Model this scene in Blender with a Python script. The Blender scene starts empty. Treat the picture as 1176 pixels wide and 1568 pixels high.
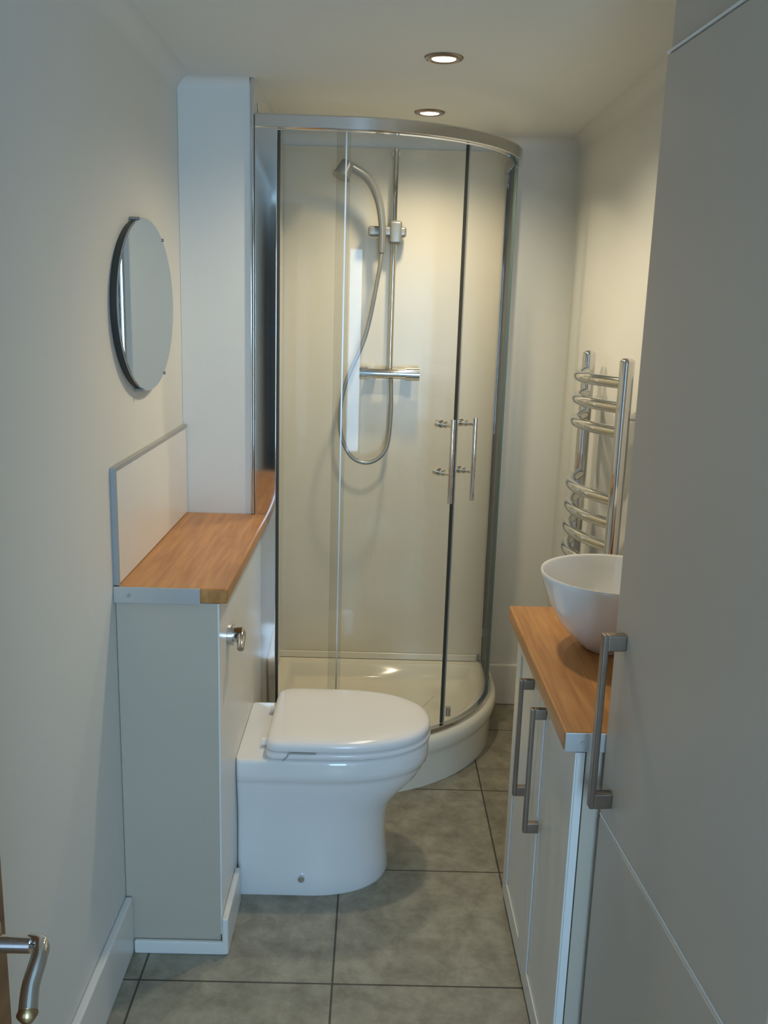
import bpy, bmesh, math
from mathutils import Vector, Matrix
S=bpy.context.scene
C=bpy.context.collection
try:
    S.view_settings.view_transform='Standard'
except Exception: pass

# ---------------------------------------------------------------- materials
def new_mat(n):
    m=bpy.data.materials.new(n); m.use_nodes=True
    nt=m.node_tree; b=nt.nodes['Principled BSDF']
    return m,nt,b
def simple(n,col,rough=.5,metal=0,var=.03,scale=6,bump=0,bscale=200,coat=0):
    m,nt,b=new_mat(n)
    tc=nt.nodes.new('ShaderNodeTexCoord')
    no=nt.nodes.new('ShaderNodeTexNoise'); no.inputs['Scale'].default_value=scale; no.inputs['Detail'].default_value=4
    nt.links.new(tc.outputs['Object'],no.inputs['Vector'])
    cr=nt.nodes.new('ShaderNodeValToRGB')
    cr.color_ramp.elements[0].position=.3; cr.color_ramp.elements[1].position=.7
    cr.color_ramp.elements[0].color=[c*(1-var) for c in col]+[1]
    cr.color_ramp.elements[1].color=[min(1,c*(1+var)) for c in col]+[1]
    nt.links.new(no.outputs['Fac'],cr.inputs['Fac']); nt.links.new(cr.outputs['Color'],b.inputs['Base Color'])
    b.inputs['Roughness'].default_value=rough; b.inputs['Metallic'].default_value=metal
    if coat: b.inputs['Coat Weight'].default_value=coat
    if bump:
        n2=nt.nodes.new('ShaderNodeTexNoise'); n2.inputs['Scale'].default_value=bscale
        nt.links.new(tc.outputs['Object'],n2.inputs['Vector'])
        bp=nt.nodes.new('ShaderNodeBump'); bp.inputs['Strength'].default_value=bump; bp.inputs['Distance'].default_value=.002
        nt.links.new(n2.outputs['Fac'],bp.inputs['Height']); nt.links.new(bp.outputs['Normal'],b.inputs['Normal'])
    return m
def wood(n,c1,c2,rough=.35,sw=.045,sl=.4):
    m,nt,b=new_mat(n)
    tc=nt.nodes.new('ShaderNodeTexCoord')
    mp=nt.nodes.new('ShaderNodeMapping'); mp.inputs['Scale'].default_value=(28,2.2,28)
    nt.links.new(tc.outputs['Object'],mp.inputs['Vector'])
    no=nt.nodes.new('ShaderNodeTexNoise'); no.inputs['Scale'].default_value=2.2; no.inputs['Detail'].default_value=8; no.inputs['Distortion'].default_value=.5
    nt.links.new(mp.outputs['Vector'],no.inputs['Vector'])
    cr=nt.nodes.new('ShaderNodeValToRGB')
    cr.color_ramp.elements[0].position=.3; cr.color_ramp.elements[1].position=.75
    cr.color_ramp.elements[0].color=(*c1,1); cr.color_ramp.elements[1].color=(*c2,1)
    nt.links.new(no.outputs['Fac'],cr.inputs['Fac'])
    m2=nt.nodes.new('ShaderNodeMapping'); m2.inputs['Rotation'].default_value=(0,0,math.pi/2)
    nt.links.new(tc.outputs['Object'],m2.inputs['Vector'])
    br=nt.nodes.new('ShaderNodeTexBrick'); br.offset=.37
    br.inputs['Scale'].default_value=1; br.inputs['Brick Width'].default_value=sl; br.inputs['Row Height'].default_value=sw
    br.inputs['Mortar Size'].default_value=.0004
    br.inputs['Color1'].default_value=(1,1,1,1); br.inputs['Color2'].default_value=(.84,.82,.78,1); br.inputs['Mortar'].default_value=(.7,.65,.6,1)
    nt.links.new(m2.outputs['Vector'],br.inputs['Vector'])
    mx=nt.nodes.new('ShaderNodeMix'); mx.data_type='RGBA'; mx.blend_type='MULTIPLY'; mx.inputs[0].default_value=1
    nt.links.new(cr.outputs['Color'],mx.inputs[6]); nt.links.new(br.outputs['Color'],mx.inputs[7])
    nt.links.new(mx.outputs[2],b.inputs['Base Color'])
    b.inputs['Roughness'].default_value=rough
    return m
def floor_mat():
    m,nt,b=new_mat('floor_tile_mat')
    tc=nt.nodes.new('ShaderNodeTexCoord')
    mp=nt.nodes.new('ShaderNodeMapping'); mp.inputs['Location'].default_value=(.065+.45*3,-1.85+.45*6,0)
    nt.links.new(tc.outputs['Object'],mp.inputs['Vector'])
    n1=nt.nodes.new('ShaderNodeTexNoise'); n1.inputs['Scale'].default_value=13; n1.inputs['Detail'].default_value=10; n1.inputs['Roughness'].default_value=.7; n1.inputs['Distortion'].default_value=.2
    nt.links.new(tc.outputs['Object'],n1.inputs['Vector'])
    cr=nt.nodes.new('ShaderNodeValToRGB'); e=cr.color_ramp.elements
    e[0].position=.34; e[0].color=(.225,.205,.15,1); e[1].position=.66; e[1].color=(.42,.385,.295,1)
    nt.links.new(n1.outputs['Fac'],cr.inputs['Fac'])
    br=nt.nodes.new('ShaderNodeTexBrick'); br.offset=0; br.squash=1
    br.inputs['Scale'].default_value=1; br.inputs['Brick Width'].default_value=.45; br.inputs['Row Height'].default_value=.45
    br.inputs['Mortar Size'].default_value=.0028; br.inputs['Mortar Smooth'].default_value=.2
    br.inputs['Color1'].default_value=(1,1,1,1); br.inputs['Color2'].default_value=(.9,.91,.92,1); br.inputs['Mortar'].default_value=(.2,.2,.2,1)
    nt.links.new(mp.outputs['Vector'],br.inputs['Vector'])
    mx=nt.nodes.new('ShaderNodeMix'); mx.data_type='RGBA'; mx.blend_type='MULTIPLY'; mx.inputs[0].default_value=1
    nt.links.new(cr.outputs['Color'],mx.inputs[6]); nt.links.new(br.outputs['Color'],mx.inputs[7])
    nt.links.new(mx.outputs[2],b.inputs['Base Color'])
    b.inputs['Roughness'].default_value=.42
    bp=nt.nodes.new('ShaderNodeBump'); bp.inputs['Strength'].default_value=.2; bp.inputs['Distance'].default_value=.003
    nt.links.new(n1.outputs['Fac'],bp.inputs['Height']); nt.links.new(bp.outputs['Normal'],b.inputs['Normal'])
    return m
def glass_mat(n,tint=(.975,.985,.98),refl=.36):
    m=bpy.data.materials.new(n); m.use_nodes=True; nt=m.node_tree; nt.nodes.clear()
    o=nt.nodes.new('ShaderNodeOutputMaterial'); t=nt.nodes.new('ShaderNodeBsdfTransparent'); g=nt.nodes.new('ShaderNodeBsdfGlossy')
    t.inputs['Color'].default_value=(*tint,1); g.inputs['Roughness'].default_value=.03; g.inputs['Color'].default_value=(refl,refl,refl,1)
    lw=nt.nodes.new('ShaderNodeLayerWeight'); lw.inputs['Blend'].default_value=.5
    pw=nt.nodes.new('ShaderNodeMath'); pw.operation='POWER'; pw.inputs[1].default_value=5
    ma=nt.nodes.new('ShaderNodeMath'); ma.operation='MULTIPLY_ADD'; ma.inputs[1].default_value=.9; ma.inputs[2].default_value=.045
    nt.links.new(lw.outputs['Facing'],pw.inputs[0]); nt.links.new(pw.outputs[0],ma.inputs[0])
    mx=nt.nodes.new('ShaderNodeMixShader')
    nt.links.new(ma.outputs[0],mx.inputs[0]); nt.links.new(t.outputs[0],mx.inputs[1]); nt.links.new(g.outputs[0],mx.inputs[2]); nt.links.new(mx.outputs[0],o.inputs[0])
    return m
def emis(n,col,s):
    m,nt,b=new_mat(n); b.inputs['Emission Color'].default_value=(*col,1); b.inputs['Emission Strength'].default_value=s
    b.inputs['Base Color'].default_value=(*col,1); return m

M_wall=simple('wall_paint',(.74,.74,.70),.6,var=.012,scale=2,bump=.08,bscale=180)
M_ceil=simple('ceiling_paint',(.78,.80,.76),.65,var=.01,scale=2,bump=.05)
M_trim=simple('trim_gloss_white',(.80,.79,.75),.3,var=.01)
M_cab_shaded=simple('cabinet_paint_shaded',(.54,.475,.385),.42,var=.015,scale=3)  # cabinet paint darkened to tan, shade of the cistern end put into the colour
M_tall=simple('tall_cupboard_paint',(.55,.48,.40),.42,var=.015,scale=3)
M_cer=simple('ceramic_white',(.84,.83,.81),.08,var=.005,coat=.5)
M_lid=simple('seat_plastic_white',(.88,.86,.84),.16,var=.005)
M_acr=simple('tray_acrylic',(.84,.79,.66),.14,var=.01)
M_pan=simple('shower_wall_panel',(.74,.68,.55),.2,var=.02,scale=1.5)
M_chr=simple('chrome',(.70,.70,.70),.07,1,var=.01)
M_alu=simple('aluminium_edge',(.60,.61,.61),.35,.7,var=.02)
M_nick=simple('brushed_nickel',(.30,.25,.21),.33,1,var=.06,scale=40)
M_hand=simple('satin_grey_plastic',(.30,.31,.30),.3,.4)
M_dark=simple('dark_seal',(.035,.04,.035),.5)
M_grey=simple('grey_trim',(.36,.37,.36),.45)
M_oak=wood('oak_worktop',(.42,.175,.045),(.64,.315,.10))
M_door=wood('oak_door_wood',(.17,.075,.03),(.30,.15,.06),.4,.2,2.5)
M_mirror=simple('mirror_silver',(.56,.60,.59),.015,1,var=.002)
M_brass=simple('aged_brass',(.55,.40,.22),.25,1)
M_floor=floor_mat()
M_glass=glass_mat('shower_glass')
M_wglass=glass_mat('window_glass',(.97,.98,1))
M_gedge=simple('glass_green_edge',(.22,.30,.25),.15,var=.02)

# ---------------------------------------------------------------- helpers
def link(ob,parent=None):
    C.objects.link(ob)
    if parent: ob.parent=parent
    return ob
def empty(n,loc=(0,0,0)):
    e=bpy.data.objects.new(n,None); e.empty_display_size=.05; C.objects.link(e); return e
def mesh(n,vs,fs,mat,parent=None,smooth=False,bevel=0,bseg=2,angle=40):
    me=bpy.data.meshes.new(n); me.from_pydata([tuple(v) for v in vs],[],fs); me.update()
    bm=bmesh.new(); bm.from_mesh(me); bmesh.ops.recalc_face_normals(bm,faces=bm.faces); bm.to_mesh(me); bm.free()
    me.materials.append(mat)
    if smooth or bevel:
        for p in me.polygons: p.use_smooth=True
        try: me.set_sharp_from_angle(angle=math.radians(angle))
        except Exception: pass
    ob=link(bpy.data.objects.new(n,me),parent)
    if bevel:
        b=ob.modifiers.new('bevel','BEVEL'); b.width=bevel; b.segments=bseg; b.limit_method='ANGLE'; b.angle_limit=math.radians(35)
        if not smooth:
            w=ob.modifiers.new('wn','WEIGHTED_NORMAL')
            for p in me.polygons: p.use_smooth=True
    return ob
def box(n,x0,x1,y0,y1,z0,z1,mat,parent=None,bevel=0,bseg=2):
    vs=[(x,y,z) for z in (z0,z1) for y in (y0,y1) for x in (x0,x1)]
    fs=[(0,1,3,2),(4,5,7,6),(0,1,5,4),(2,3,7,6),(0,2,6,4),(1,3,7,5)]
    return mesh(n,vs,fs,mat,parent,bevel=bevel,bseg=bseg)
def prism(n,poly,z0,z1,mat,parent=None,bevel=0,smooth=False,bseg=2):
    k=len(poly)
    vs=[(x,y,z0) for x,y in poly]+[(x,y,z1) for x,y in poly]
    fs=[tuple(range(k))[::-1],tuple(range(k,2*k))]+[(i,(i+1)%k,k+(i+1)%k,k+i) for i in range(k)]
    return mesh(n,vs,fs,mat,parent,smooth=smooth,bevel=bevel,bseg=bseg)
def loft(n,rings,mat,parent=None,cap0=True,cap1=True,sub=0,bevel=0,angle=50):
    k=len(rings[0]); vs=[v for r in rings for v in r]; fs=[]
    for j in range(len(rings)-1):
        for i in range(k):
            fs.append((j*k+i,j*k+(i+1)%k,(j+1)*k+(i+1)%k,(j+1)*k+i))
    if cap0: fs.append(tuple(range(k))[::-1])
    if cap1: fs.append(tuple(range((len(rings)-1)*k,len(rings)*k)))
    ob=mesh(n,vs,fs,mat,parent,smooth=True,bevel=bevel,angle=angle)
    if sub:
        s=ob.modifiers.new('sub','SUBSURF'); s.levels=sub; s.render_levels=sub
    return ob
def catmull(p,seg=8,closed=False):
    p=[Vector(q) for q in p]; out=[]
    n=len(p)
    for i in range(n-1):
        p0=p[max(i-1,0)];p1=p[i];p2=p[i+1];p3=p[min(i+2,n-1)]
        for s in range(seg):
            t=s/seg
            out.append(.5*((2*p1)+(-p0+p2)*t+(2*p0-5*p1+4*p2-p3)*t*t+(-p0+3*p1-3*p2+p3)*t**3))
    out.append(p[-1]); return out
def tube(n,pts,r,mat,parent=None,seg=16,smoothpath=False,rs=None):
    P=catmull(pts) if smoothpath else [Vector(q) for q in pts]
    m=len(P); rings=[]
    T0=(P[1]-P[0]).normalized(); ref=Vector((0,0,1)) if abs(T0.z)<.9 else Vector((1,0,0))
    N=T0.cross(ref).normalized()
    for i in range(m):
        T=((P[min(i+1,m-1)]-P[max(i-1,0)])).normalized()
        N=(N-T*N.dot(T)).normalized(); B=T.cross(N)
        rr=r if rs is None else rs[0]+(rs[1]-rs[0])*i/(m-1)
        rings.append([P[i]+rr*(math.cos(2*math.pi*k/seg)*N+math.sin(2*math.pi*k/seg)*B) for k in range(seg)])
    return loft(n,rings,mat,parent,angle=60)
def cyl(n,a,b,r,mat,parent=None,seg=28,bevel=0):
    return tube(n,[a,b],r,mat,parent,seg)
def lathe(n,prof,c,mat,parent=None,seg=64):
    rings=[[(c[0]+r*math.cos(2*math.pi*k/seg),c[1]+r*math.sin(2*math.pi*k/seg),c[2]+z) for k in range(seg)] for r,z in prof]
    return loft(n,rings,mat,parent,angle=60)

XL,XR,YB,H=-.57,.70,3.45,2.15
YF=-1.25
# ---------------------------------------------------------------- shell
box('floor',XL-.1,XR+.1,YF-.1,YB+.1,-.1,0,M_floor)
box('ceiling',XL-.1,XR+.1,YF-.1,YB+.1,H,H+.1,M_ceil)
box('wall_left',XL-.1,XL,YF,YB,0,H,M_wall)
box('wall_right',XR,XR+.1,YF,YB,0,H,M_wall)
box('wall_back',XL-.1,XR+.1,YB,YB+.1,0,H,M_wall)
box('wall_alcove',XL,-.357,2.70,YB,0,H,M_wall,bevel=.002)
# small plastered coves between walls and ceiling
def cove(n,p0,p1,inward,r=.045,k=10):
    prof=[(0,0)]+[(r-r*math.sin(math.pi/2*i/k),r-r*math.cos(math.pi/2*i/k)) for i in range(k+1)]
    # prof: (distance from wall, drop from ceiling); arc runs from (r,0) to (0,r)
    rings=[[(p[0]+inward[0]*d,p[1]+inward[1]*d,H-h) for d,h in prof] for p in (p0,p1)]
    return loft(n,rings,M_wall,angle=60)
cove('trim_2',(XL,YF),(XL,2.70),(1,0))
cove('trim_3',(XL,2.70),(-.3695,2.70),(0,-1),r=.03)
cove('trim_4',(XR,1.50),(XR,YB),(-1,0))
cove('trim_5',(-.357,YB),(XR,YB),(0,-1))
wf=empty('wall_front')
wx0,wx1,wz0,wz1=-.05,.66,.45,2.0
box('left_part',XL-.1,wx0,YF-.1,YF,0,H,M_wall,wf); box('right_part',wx1,XR+.1,YF-.1,YF,0,H,M_wall,wf)
box('sill_part',wx0,wx1,YF-.1,YF,0,wz0,M_wall,wf); box('head_part',wx0,wx1,YF-.1,YF,wz1,H,M_wall,wf)
wn=empty('window_1')
for nm,a in {'frame_l':(wx0,wx0+.05,wz0,wz1),'frame_r':(wx1-.05,wx1,wz0,wz1),'frame_b':(wx0+.05,wx1-.05,wz0,wz0+.05),'frame_t':(wx0+.05,wx1-.05,wz1-.05,wz1),'rail':(wx0+.05,wx1-.05,1.0,1.05)}.items():
    box(nm,a[0],a[1],YF-.08,YF-.03,a[2],a[3],M_trim,wn,bevel=.004)
box('pane',wx0+.05,wx1-.05,YF-.026,YF-.020,wz0+.05,wz1-.05,M_wglass,wn)

def skirting(n,x0,x1,y0,y1,h):
    return box(n,x0,x1,y0,y1,0,h,M_trim,bevel=.005,bseg=3)
skirting('baseboard_left',XL,XL+.018,.9,1.948,.15)
skirting('baseboard_back',.478,XR,YB-.018,YB,.17)
skirting('baseboard_right',XR-.018,XR,2.24,YB-.02,.15)

# ---------------------------------------------------------------- cistern boxing
cb=empty('toilet_cistern_cabinet')
box('carcass',XL+.001,-.342,1.952,2.699,0,.893,M_cab_shaded,cb,bevel=.002)
box('front_panel',-.342,-.338,1.950,2.699,.05,.893,M_trim,cb)
box('worktop',XL+.001,-.318,1.942,2.699,.895,.930,M_oak,cb,bevel=.006,bseg=3)
box('end_cap',XL+.001,-.378,1.936,1.941,.894,.931,M_alu,cb,bevel=.001)
cyl('end_cap_screw',(-.535,1.936,.912),(-.535,1.933,.912),.004,M_grey,cb,12)
box('plinth_trim_end',XL+.02,-.330,1.938,1.950,0,.035,M_trim,cb,bevel=.004)
box('plinth_trim_front',-.338,-.322,1.938,2.15,0,.10,M_trim,cb,bevel=.005)
sp=empty('splashback_panel')
box('board',XL+.0005,XL+.010,1.952,2.695,.932,1.188,M_trim,sp)
box('trim_top',XL+.0005,XL+.013,1.944,2.695,1.188,1.196,M_grey,sp)
box('trim_end',XL+.0005,XL+.013,1.944,1.951,.932,1.188,M_grey,sp)
fl=empty('toilet_flush_lever')
cyl('rose',(-.3375,2.075,.775),(-.326,2.075,.775),.027,M_chr,fl)
cyl('collar',(-.326,2.075,.775),(-.305,2.075,.775),.019,M_chr,fl)
tube('lever',[(-.309,2.08,.778),(-.304,2.05,.772),(-.302,2.025,.758)],.008,M_chr,fl,rs=(.012,.008))

# ---------------------------------------------------------------- toilet
CY=2.345; XB=-.337
def dout(x0,L,hw,z,s=.42,rc=.02,n=40,e=2.25):
    xs=x0+L*s; a=L*(1-s)
    def corner(sy):
        return [(x0+rc-rc*math.sin(t),CY+sy*(hw-rc+rc*math.cos(t))) for t in [0,math.pi/8,math.pi/4,3*math.pi/8,math.pi/2]]
    near=corner(-1)[::-1]
    far=corner(1)
    arc=[]
    for i in range(n+1):
        t=-math.pi/2+math.pi*i/n
        cx=math.copysign(abs(math.cos(t))**(2/e),math.cos(t)); sy=math.copysign(abs(math.sin(t))**(2/e),math.sin(t))
        arc.append((xs+a*cx,CY+hw*sy))
    return [(x,y,z) for x,y in near+arc+far]
wc=empty('toilet')
rings=[dout(XB,L,hw,z,s,.012) for z,L,hw,s in [
 (0,.405,.168,.45),(.012,.408,.170,.45),(.05,.402,.166,.45),(.12,.396,.160,.45),(.19,.400,.158,.45),(.225,.415,.159,.44),(.26,.445,.163,.43),(.295,.480,.169,.42),(.325,.497,.174,.42),(.338,.501,.176,.42),(.342,.507,.180,.42),(.36,.509,.181,.42),(.392,.508,.180,.42),(.399,.503,.176,.42)]]
loft('pan',rings,M_cer,wc,angle=65)
seat=[dout(-.262,L,hw,z,.38,.03) for z,L,hw in [(.4015,.430,.174),(.404,.437,.180),(.416,.438,.181),(.420,.434,.178)]]
loft('seat_ring',seat,M_lid,wc,angle=70)
lid=[dout(-.262+d,.436-2*d,.1795-d,z,.38,.035) for z,d in [(.4235,.003),(.426,0),(.437,0),(.443,.002),(.448,.007),(.451,.016),(.4535,.04),(.4545,.08)]]
loft('lid',lid,M_lid,wc,angle=80)
for i,s in enumerate((-1,1)):
    cyl('hinge_%d'%(i+1),(-.255,CY+s*.10,.413),(-.278,CY+s*.10,.413),.0105,M_lid,wc,16)
tube('lid_hinge_notch',[(-.215,CY-.1815,.402),(-.205,CY-.1822,.412),(-.198,CY-.1822,.4215),(-.17,CY-.182,.4218),(-.13,CY-.182,.4218)],.0016,M_grey,wc,8,smoothpath=True)
cyl('fixing_cap',(-.165,2.183,.052),(-.165,2.170,.052),.009,M_chr,wc,20)

# ---------------------------------------------------------------- shower
sh=empty('shower_enclosure')
cx0,cy0,R=-.10,3.25,.55
xw,yb=-.356,YB-.003
def path(off=0,n=36,x0=None,y1=None):
    p=[(x0 if x0 is not None else xw,cy0-R-off)]
    for i in range(n+1):
        t=math.radians(90*i/n); p.append((cx0+(R+off)*math.sin(t),cy0-(R+off)*math.cos(t)))
    p.append((cx0+R+off,y1 if y1 is not None else yb)); return p
def strip(n,outer,inner,z0,z1,mat,parent,bevel=0):
    k=len(outer); vs=[]
    for (a,b) in zip(outer,inner):
        vs+= [(a[0],a[1],z0),(b[0],b[1],z0),(b[0],b[1],z1),(a[0],a[1],z1)]
    fs=[]
    for i in range(k-1):
        for j in range(4):
            fs.append((i*4+j,i*4+(j+1)%4,(i+1)*4+(j+1)%4,(i+1)*4+j))
    fs+=[(0,1,2,3),((k-1)*4+3,(k-1)*4+2,(k-1)*4+1,(k-1)*4)]
    return mesh(n,vs,fs,mat,parent,smooth=True,bevel=bevel,angle=30)
tray=empty('shower_tray')
def fring(off,z,ins=0):
    p=path(off,x0=xw+ins,y1=yb-ins)+[(xw+ins,yb-ins)]
    return [(x,y,z) for x,y in p]
tr=[fring(.012,0),fring(.014,.10),fring(.018,.115),fring(.026,.125),fring(.030,.14),fring(.030,.160),fring(.026,.172),fring(.016,.178),fring(-.035,.178,.035),fring(-.050,.168,.045),fring(-.065,.125,.055),fring(-.10,.112,.08),fring(-.2,.108,.2)]
loft('tray_body',tr,M_acr,tray,angle=60)
lathe('waste',[(.0,0),(.045,0),(.045,.004),(.038,.009),(.0,.010)],(.03,3.18,.109),M_chr,tray,32)
spn=empty('shower_wall_panels')
box('upstand_back',xw,.43,yb-.012,yb,.1795,.206,M_acr,spn,bevel=.003)
box('panel_back',xw,.462,yb-.004,yb,.207,2.10,M_pan,spn)
box('panel_left',xw,xw+.004,2.76,yb-.013,.1795,2.10,M_pan,spn)
zt=2.055
strip('top_rail',path(.014),path(-.016),zt-.032,zt+.006,M_chr,sh,bevel=.004)
strip('bottom_rail',path(.010),path(-.012),.179,.197,M_chr,sh,bevel=.003)
box('wall_profile_front',xw,-.292,2.688,2.730,.179,2.061,M_chr,sh,bevel=.003)
box('wall_profile_inner',-.2915,-.286,2.696,2.712,.197,2.02,M_dark,sh)
box('wall_profile_back',.438,.462,YB-.045,YB-.008,.179,2.061,M_chr,sh,bevel=.003)
box('corner_trim',-.368,-.3575,2.6895,2.6995,.931,2.149,M_chr,sh,bevel=.002)
def arc(t0,t1,r,n=20): return [(cx0+r*math.sin(math.radians(t0+(t1-t0)*i/n)),cy0-r*math.cos(math.radians(t0+(t1-t0)*i/n))) for i in range(n+1)]
strip('fixed_glass_front',[(-.285,2.697),(-.09,2.697)],[(-.285,2.703),(-.09,2.703)],.197,2.02,M_glass,sh)
strip('fixed_glass_side',[(.453,3.24),(.453,3.405)],[(.447,3.24),(.447,3.405)],.197,2.02,M_glass,sh)
strip('door_glass_a',arc(-3,39.4,.545,40),arc(-3,39.4,.540,40),.199,2.02,M_glass,sh)
strip('door_glass_b',arc(40.8,92,.545,40),arc(40.8,92,.540,40),.199,2.02,M_glass,sh)
strip('door_seal_a',arc(39.45,39.95,.5465,3),arc(39.45,39.95,.5385,3),.199,2.02,M_dark,sh)
strip('door_seal_b',arc(40.25,40.75,.5475,3),arc(40.25,40.75,.5385,3),.199,2.02,M_alu,sh)
strip('glass_edge_front',arc(-.4,0,.555,3),arc(-.4,0,.549,3),.199,2.02,M_alu,sh)
strip('glass_edge_side',arc(90,90.8,.556,3),arc(90,90.8,.546,3),.199,2.02,M_gedge,sh)
strip('glass_edge_side_2',arc(80,80.5,.548,3),arc(80,80.5,.540,3),.199,2.02,M_gedge,sh)
for nm,t in (('handle_a',34.5),('handle_b',43.8)):
    s_,c_=math.sin(math.radians(t)),math.cos(math.radians(t))
    P=lambda r,z:(cx0+r*s_,cy0-r*c_,z)
    cyl(nm+'_bar',P(.592,.965),P(.592,1.225),.0075,M_chr,sh,20)
    for i,z in enumerate((1.055,1.205)):
        cyl(nm+'_post_%d'%i,P(.528,z),P(.592,z),.006,M_chr,sh,16)
        cyl(nm+'_knob_%d'%i,P(.515,z),P(.535,z),.012,M_chr,sh,20)
        cyl(nm+'_boss_%d'%i,P(.547,z),P(.556,z),.010,M_chr,sh,20)
cyl('door_roller',(.27,2.858,.215),(.27,2.858,.245),.010,M_chr,sh,16)

mx=empty('shower_mixer')
yy=3.375
cyl('valve_bar',(-.035,yy,1.315),(.135,yy,1.315),.019,M_chr,mx)
cyl('valve_knob_l',(-.065,yy,1.315),(-.035,yy,1.315),.024,M_chr,mx); cyl('valve_knob_r',(.105,yy,1.315),(.155,yy,1.315),.024,M_chr,mx)
for i,x in enumerate((-.02,.11)): cyl('inlet_%d'%i,(x,yy,1.315),(x,YB-.008,1.315),.020,M_chr,mx)
cyl('riser_rail',(.047,yy+.02,1.33),(.047,yy+.02,2.09),.0095,M_chr,mx)
cyl('riser_top_bracket',(.047,yy+.02,2.075),(.047,YB-.008,2.075),.014,M_chr,mx)
box('slider_bracket',-.045,.09,yy-.015,yy+.035,1.795,1.83,M_hand,mx,bevel=.008)
box('slider_clamp',.03,.075,yy-.02,yy+.04,1.77,1.85,M_hand,mx,bevel=.01)
tube('handset',[(.005,yy-.02,1.74),(.004,yy-.03,1.83),(-.012,yy-.045,1.915),(-.050,yy-.07,1.98),(-.115,yy-.10,2.015)],.013,M_hand,mx,smoothpath=True,rs=(.012,.016))
tube('spray_head',[(-.118,yy-.112,2.026),(-.122,yy-.114,2.012),(-.135,yy-.12,1.985),(-.139,yy-.123,1.975)],.04,M_hand,mx,28,rs=(.020,.032))
tube('hose',[(.005,yy-.02,1.74),(-.005,yy-.03,1.66),(-.045,yy-.035,1.45),(-.115,yy-.04,1.27),(-.13,yy-.04,1.12),(-.09,yy-.04,1.015),(-.02,yy-.04,.99),(.04,yy-.03,1.04),(.055,yy-.01,1.16),(.052,yy,1.295)],.0075,M_hand,mx,12,smoothpath=True)

# ---------------------------------------------------------------- mirror
mr=empty('wall_mirror')
my,mz,ra,rb=2.245,1.537,.262,.200
def ell(x,a,b,n=72): return [(x,my+a*math.cos(2*math.pi*i/n),mz+b*math.sin(2*math.pi*i/n)) for i in range(n)]
loft('back_board',[ell(XL+.0005,ra-.004,rb-.004),ell(XL+.0165,ra-.002,rb-.002)],M_dark,mr,angle=30)
loft('glass_edge',[ell(XL+.0166,ra,rb),ell(XL+.0195,ra,rb)],M_grey,mr,angle=30)
loft('glass',[ell(XL+.0196,ra,rb),ell(XL+.0206,ra-.001,rb-.001)],M_mirror,mr,angle=10)
for i,(s1,s2) in enumerate(((.6,1),(.55,-1),(-.3,1),(-.3,-1))):
    y=my+ra*s1; z=mz+s2*(rb+.002)*math.sqrt(1-s1*s1)
    cyl('clip_%d'%i,(XL+.001,y,z),(XL+.0235,y,z),.004,M_hand,mr,14)

# ---------------------------------------------------------------- vanity
def bow_handle(prefix,x,y,z0,z1,par,s=1,w=.014):
    box(prefix+'_bar',x-.034,x-.024,y-w/2,y+w/2,z0,z1,M_nick,par,bevel=.002)
    box(prefix+'_foot_top',x-.026,x,y-w/2,y+w/2,z1-.024,z1,M_nick,par,bevel=.002)
    box(prefix+'_foot_bottom',x-.026,x,y-w/2,y+w/2,z0,z0+.024,M_nick,par,bevel=.002)
va=empty('vanity_cabinet')
VX=.378
box('carcass',VX+.02,XR-.001,1.515,2.195,.0,.783,M_cab_shaded,va,bevel=.001)
box('worktop',.352,XR-.001,1.503,2.215,.785,.821,M_oak,va,bevel=.005,bseg=3)
box('end_cap',.354,XR-.001,1.499,1.5025,.785,.8215,M_alu,va,bevel=.001)
cyl('end_cap_screw',(.385,1.499,.803),(.385,1.497,.803),.004,M_grey,va,12)
def shaker(n,y0,y1,z0,z1):
    box(n+'_slab',VX+.004,VX+.018,y0,y1,z0,z1,M_trim,va)
    f=.055
    box(n+'_stile_1',VX,VX+.004,y0,y0+f,z0,z1,M_trim,va,bevel=.0015); box(n+'_stile_2',VX,VX+.004,y1-f,y1,z0,z1,M_trim,va,bevel=.0015)
    box(n+'_rail_1',VX,VX+.004,y0+f,y1-f,z0,z0+f,M_trim,va,bevel=.0015); box(n+'_rail_2',VX,VX+.004,y0+f,y1-f,z1-f,z1,M_trim,va,bevel=.0015)
shaker('door_near',1.517,1.866,.02,.775); shaker('door_far',1.870,2.194,.02,.775)
bow_handle('handle_far',VX,1.945,.445,.735,va); bow_handle('handle_near',VX,1.79,.445,.735,va)

bs=empty('vessel_basin')
prof=[(.0,0),(.055,0),(.060,.004),(.068,.012),(.090,.030),(.115,.060),(.138,.100),(.153,.138),(.160,.162),(.1615,.170),(.160,.173),(.156,.173),(.153,.169),(.146,.142),(.130,.102),(.106,.064),(.075,.040),(.045,.028),(.02,.024),(0,.024)]
lathe('bowl',prof,(.536,1.935,.8215),M_cer,bs)
cyl('waste',(.536,1.935,.846),(.536,1.935,.850),.02,M_chr,bs)

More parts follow.
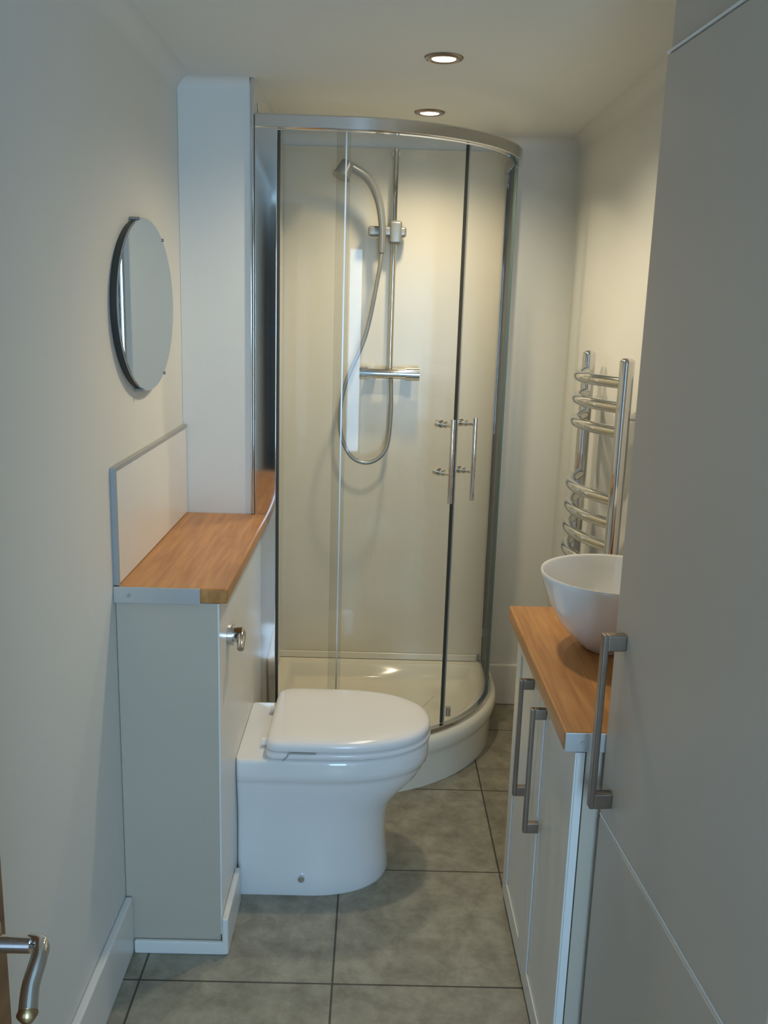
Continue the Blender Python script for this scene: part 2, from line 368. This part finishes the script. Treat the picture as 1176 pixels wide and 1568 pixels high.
# ---------------------------------------------------------------- tall cupboard on right
tc_=empty('tall_cupboard')
ang=math.radians(4.5)
fx,fy=.424,1.494
dx,dy=math.sin(ang),-math.cos(ang)
nx,ny=-math.cos(ang),-math.sin(ang)
def fp(s,o): return (fx+dx*s+nx*o,fy+dy*s+ny*o)
a=fp(.004,-.022); b=fp(1.0,-.022)
prism('carcass',[a,(XR-.002,a[1]),(XR-.002,b[1]),b],0,H-.001,M_tall,tc_)
def slab(n,s0,s1,z0,z1,o0=-.020,o1=0,mat=M_tall,bev=.005):
    return prism(n,[fp(s0,o0),fp(s1,o0),fp(s1,o1),fp(s0,o1)],z0,z1,mat,tc_,bevel=bev,bseg=3)
slab('filler_top',0,1.0,1.940,H-.002,o1=-.006,bev=.002)
slab('upper_door',0,.60,.672,1.935)
slab('lower_door',0,.60,.06,.666)
slab('upper_door_2',.604,1.0,.672,1.935); slab('lower_door_2',.604,1.0,.06,.666)
slab('top_bead',0,1.0,1.9355,1.9395,o0=-.01,o1=.001,mat=M_trim,bev=.001)
slab('mid_bead',0,1.0,.6663,.6717,o0=-.01,o1=-.001,mat=M_trim,bev=.001)
slab('handle_bar',.042,.060,.712,1.030,o0=.030,o1=.040,mat=M_nick,bev=.002)
slab('handle_foot_top',.042,.060,1.002,1.030,o0=0,o1=.032,mat=M_nick,bev=.002)
slab('handle_foot_bottom',.042,.060,.712,.740,o0=0,o1=.032,mat=M_nick,bev=.002)

# ---------------------------------------------------------------- towel radiator
rd=empty('heated_towel_rail')
ry0,ry1,rx=2.40,2.84,.650
for i,y in enumerate((ry0,ry1)):
    cyl('upright_%d'%(i+1),(rx,y,.46),(rx,y,1.43),.0195,M_chr,rd,24)
    lathe('cap_%d'%(i+1),[(0,.009),(.013,.007),(.020,0),(.020,-.004),(0,-.004)],(rx,y,1.432),M_chr,rd,24)
    for j,z in enumerate((.55,1.29)):
        cyl('bracket_%d_%d'%(i,j),(rx,y,z),(XR-.001,y,z),.012,M_chr,rd,16)
for k,z in enumerate((1.375,1.31,1.245,1.06,.995,.93,.865,.80,.66,.595,.53)):
    pts=[(rx-.070*math.sin(math.pi*i/14),ry0+(ry1-ry0)*i/14,z) for i in range(15)]
    tube('rung_%d'%(k+1),pts,.0155,M_chr,rd,14)

# ---------------------------------------------------------------- downlights
for i,(x,y) in enumerate(((.142,2.42),(.142,3.06))):
    d=empty('ceiling_downlight' if i==0 else 'ceiling_downlight.001')
    lathe('bezel',[(.030,-.001),(.030,-.004),(.036,-.007),(.046,-.004),(.048,-.0005)],(x,y,H),M_nick,d,48)
    lathe('lamp',[(0,-.0035),(.0295,-.0035),(.0295,-.001),(0,-.001)],(x,y,H),emis('lamp_glow_%d'%i,(1,.93,.78),9),d,32)
    l=bpy.data.lights.new('downlight_lamp','SPOT'); l.energy=(26,20)[i]; l.color=(1,.84,.59); l.spot_size=math.radians(155); l.spot_blend=.9; l.shadow_soft_size=.035
    o=bpy.data.objects.new('lamp_spot',l); o.location=(x,y,H-.03); link(o,d)

# ---------------------------------------------------------------- oak entry door (open, left)
dr=empty('door_1')
box('leaf',-.435,-.395,.10,.893,.008,2.0,M_door,dr,bevel=.002)
lz,ly=.888,.838
cyl('rose',(-.395,ly,lz),(-.387,ly,lz),.026,M_chr,dr)
cyl('neck',(-.387,ly,lz),(-.345,ly,lz),.009,M_chr,dr)
tube('lever',[(-.348,ly+.004,lz+.002),(-.334,ly-.002,lz+.003),(-.330,ly-.020,lz+.000),(-.331,ly-.042,lz-.014),(-.328,ly-.060,lz-.028)],.008,M_chr,dr,smoothpath=True,rs=(.0075,.0095))
lathe('lever_tip',[(0,-.010),(.006,-.008),(.0105,0),(.006,.008),(0,.010)],(-.328,ly-.062,lz-.030),M_brass,dr,20)
box('trim_1',-.57,-.44,.02,.098,0,2.1,M_trim,bevel=.003)

# ---------------------------------------------------------------- light & world
w=bpy.data.worlds.new('World'); S.world=w; w.use_nodes=True
bg=w.node_tree.nodes['Background']
sky=w.node_tree.nodes.new('ShaderNodeTexSky')
try:
    sky.sky_type='NISHITA'; sky.sun_disc=False; sky.sun_elevation=math.radians(35)
except Exception: pass
w.node_tree.links.new(sky.outputs[0],bg.inputs[0]); bg.inputs[1].default_value=.25
l=bpy.data.lights.new('window_daylight','AREA'); l.shape='RECTANGLE'; l.size=.60; l.size_y=1.44; l.energy=40; l.color=(.44,.71,1)
o=bpy.data.objects.new('window_daylight',l); o.location=(.305,YF-.028,1.225); o.rotation_euler=(math.radians(90),0,0); link(o,wn)

# ---------------------------------------------------------------- camera
cam=bpy.data.cameras.new('camera'); co=bpy.data.objects.new('camera',cam); C.objects.link(co)
cam.sensor_fit='VERTICAL'; cam.sensor_height=36; cam.sensor_width=27; cam.lens=36*1400/1568; cam.clip_start=.02
T=math.radians(12.6); psi=math.radians(.7); rr=math.atan(.0306)
f=Vector((math.cos(T)*math.sin(psi),math.cos(T)*math.cos(psi),-math.sin(T)))
r0=Vector((math.cos(psi),-math.sin(psi),0)); u0=r0.cross(f)
r=math.cos(rr)*r0+math.sin(rr)*u0; u=math.cos(rr)*u0-math.sin(rr)*r0
mt=Matrix((r,u,-f)).transposed().to_4x4(); mt.translation=Vector((0,0,1.55))
co.matrix_world=mt
S.camera=co
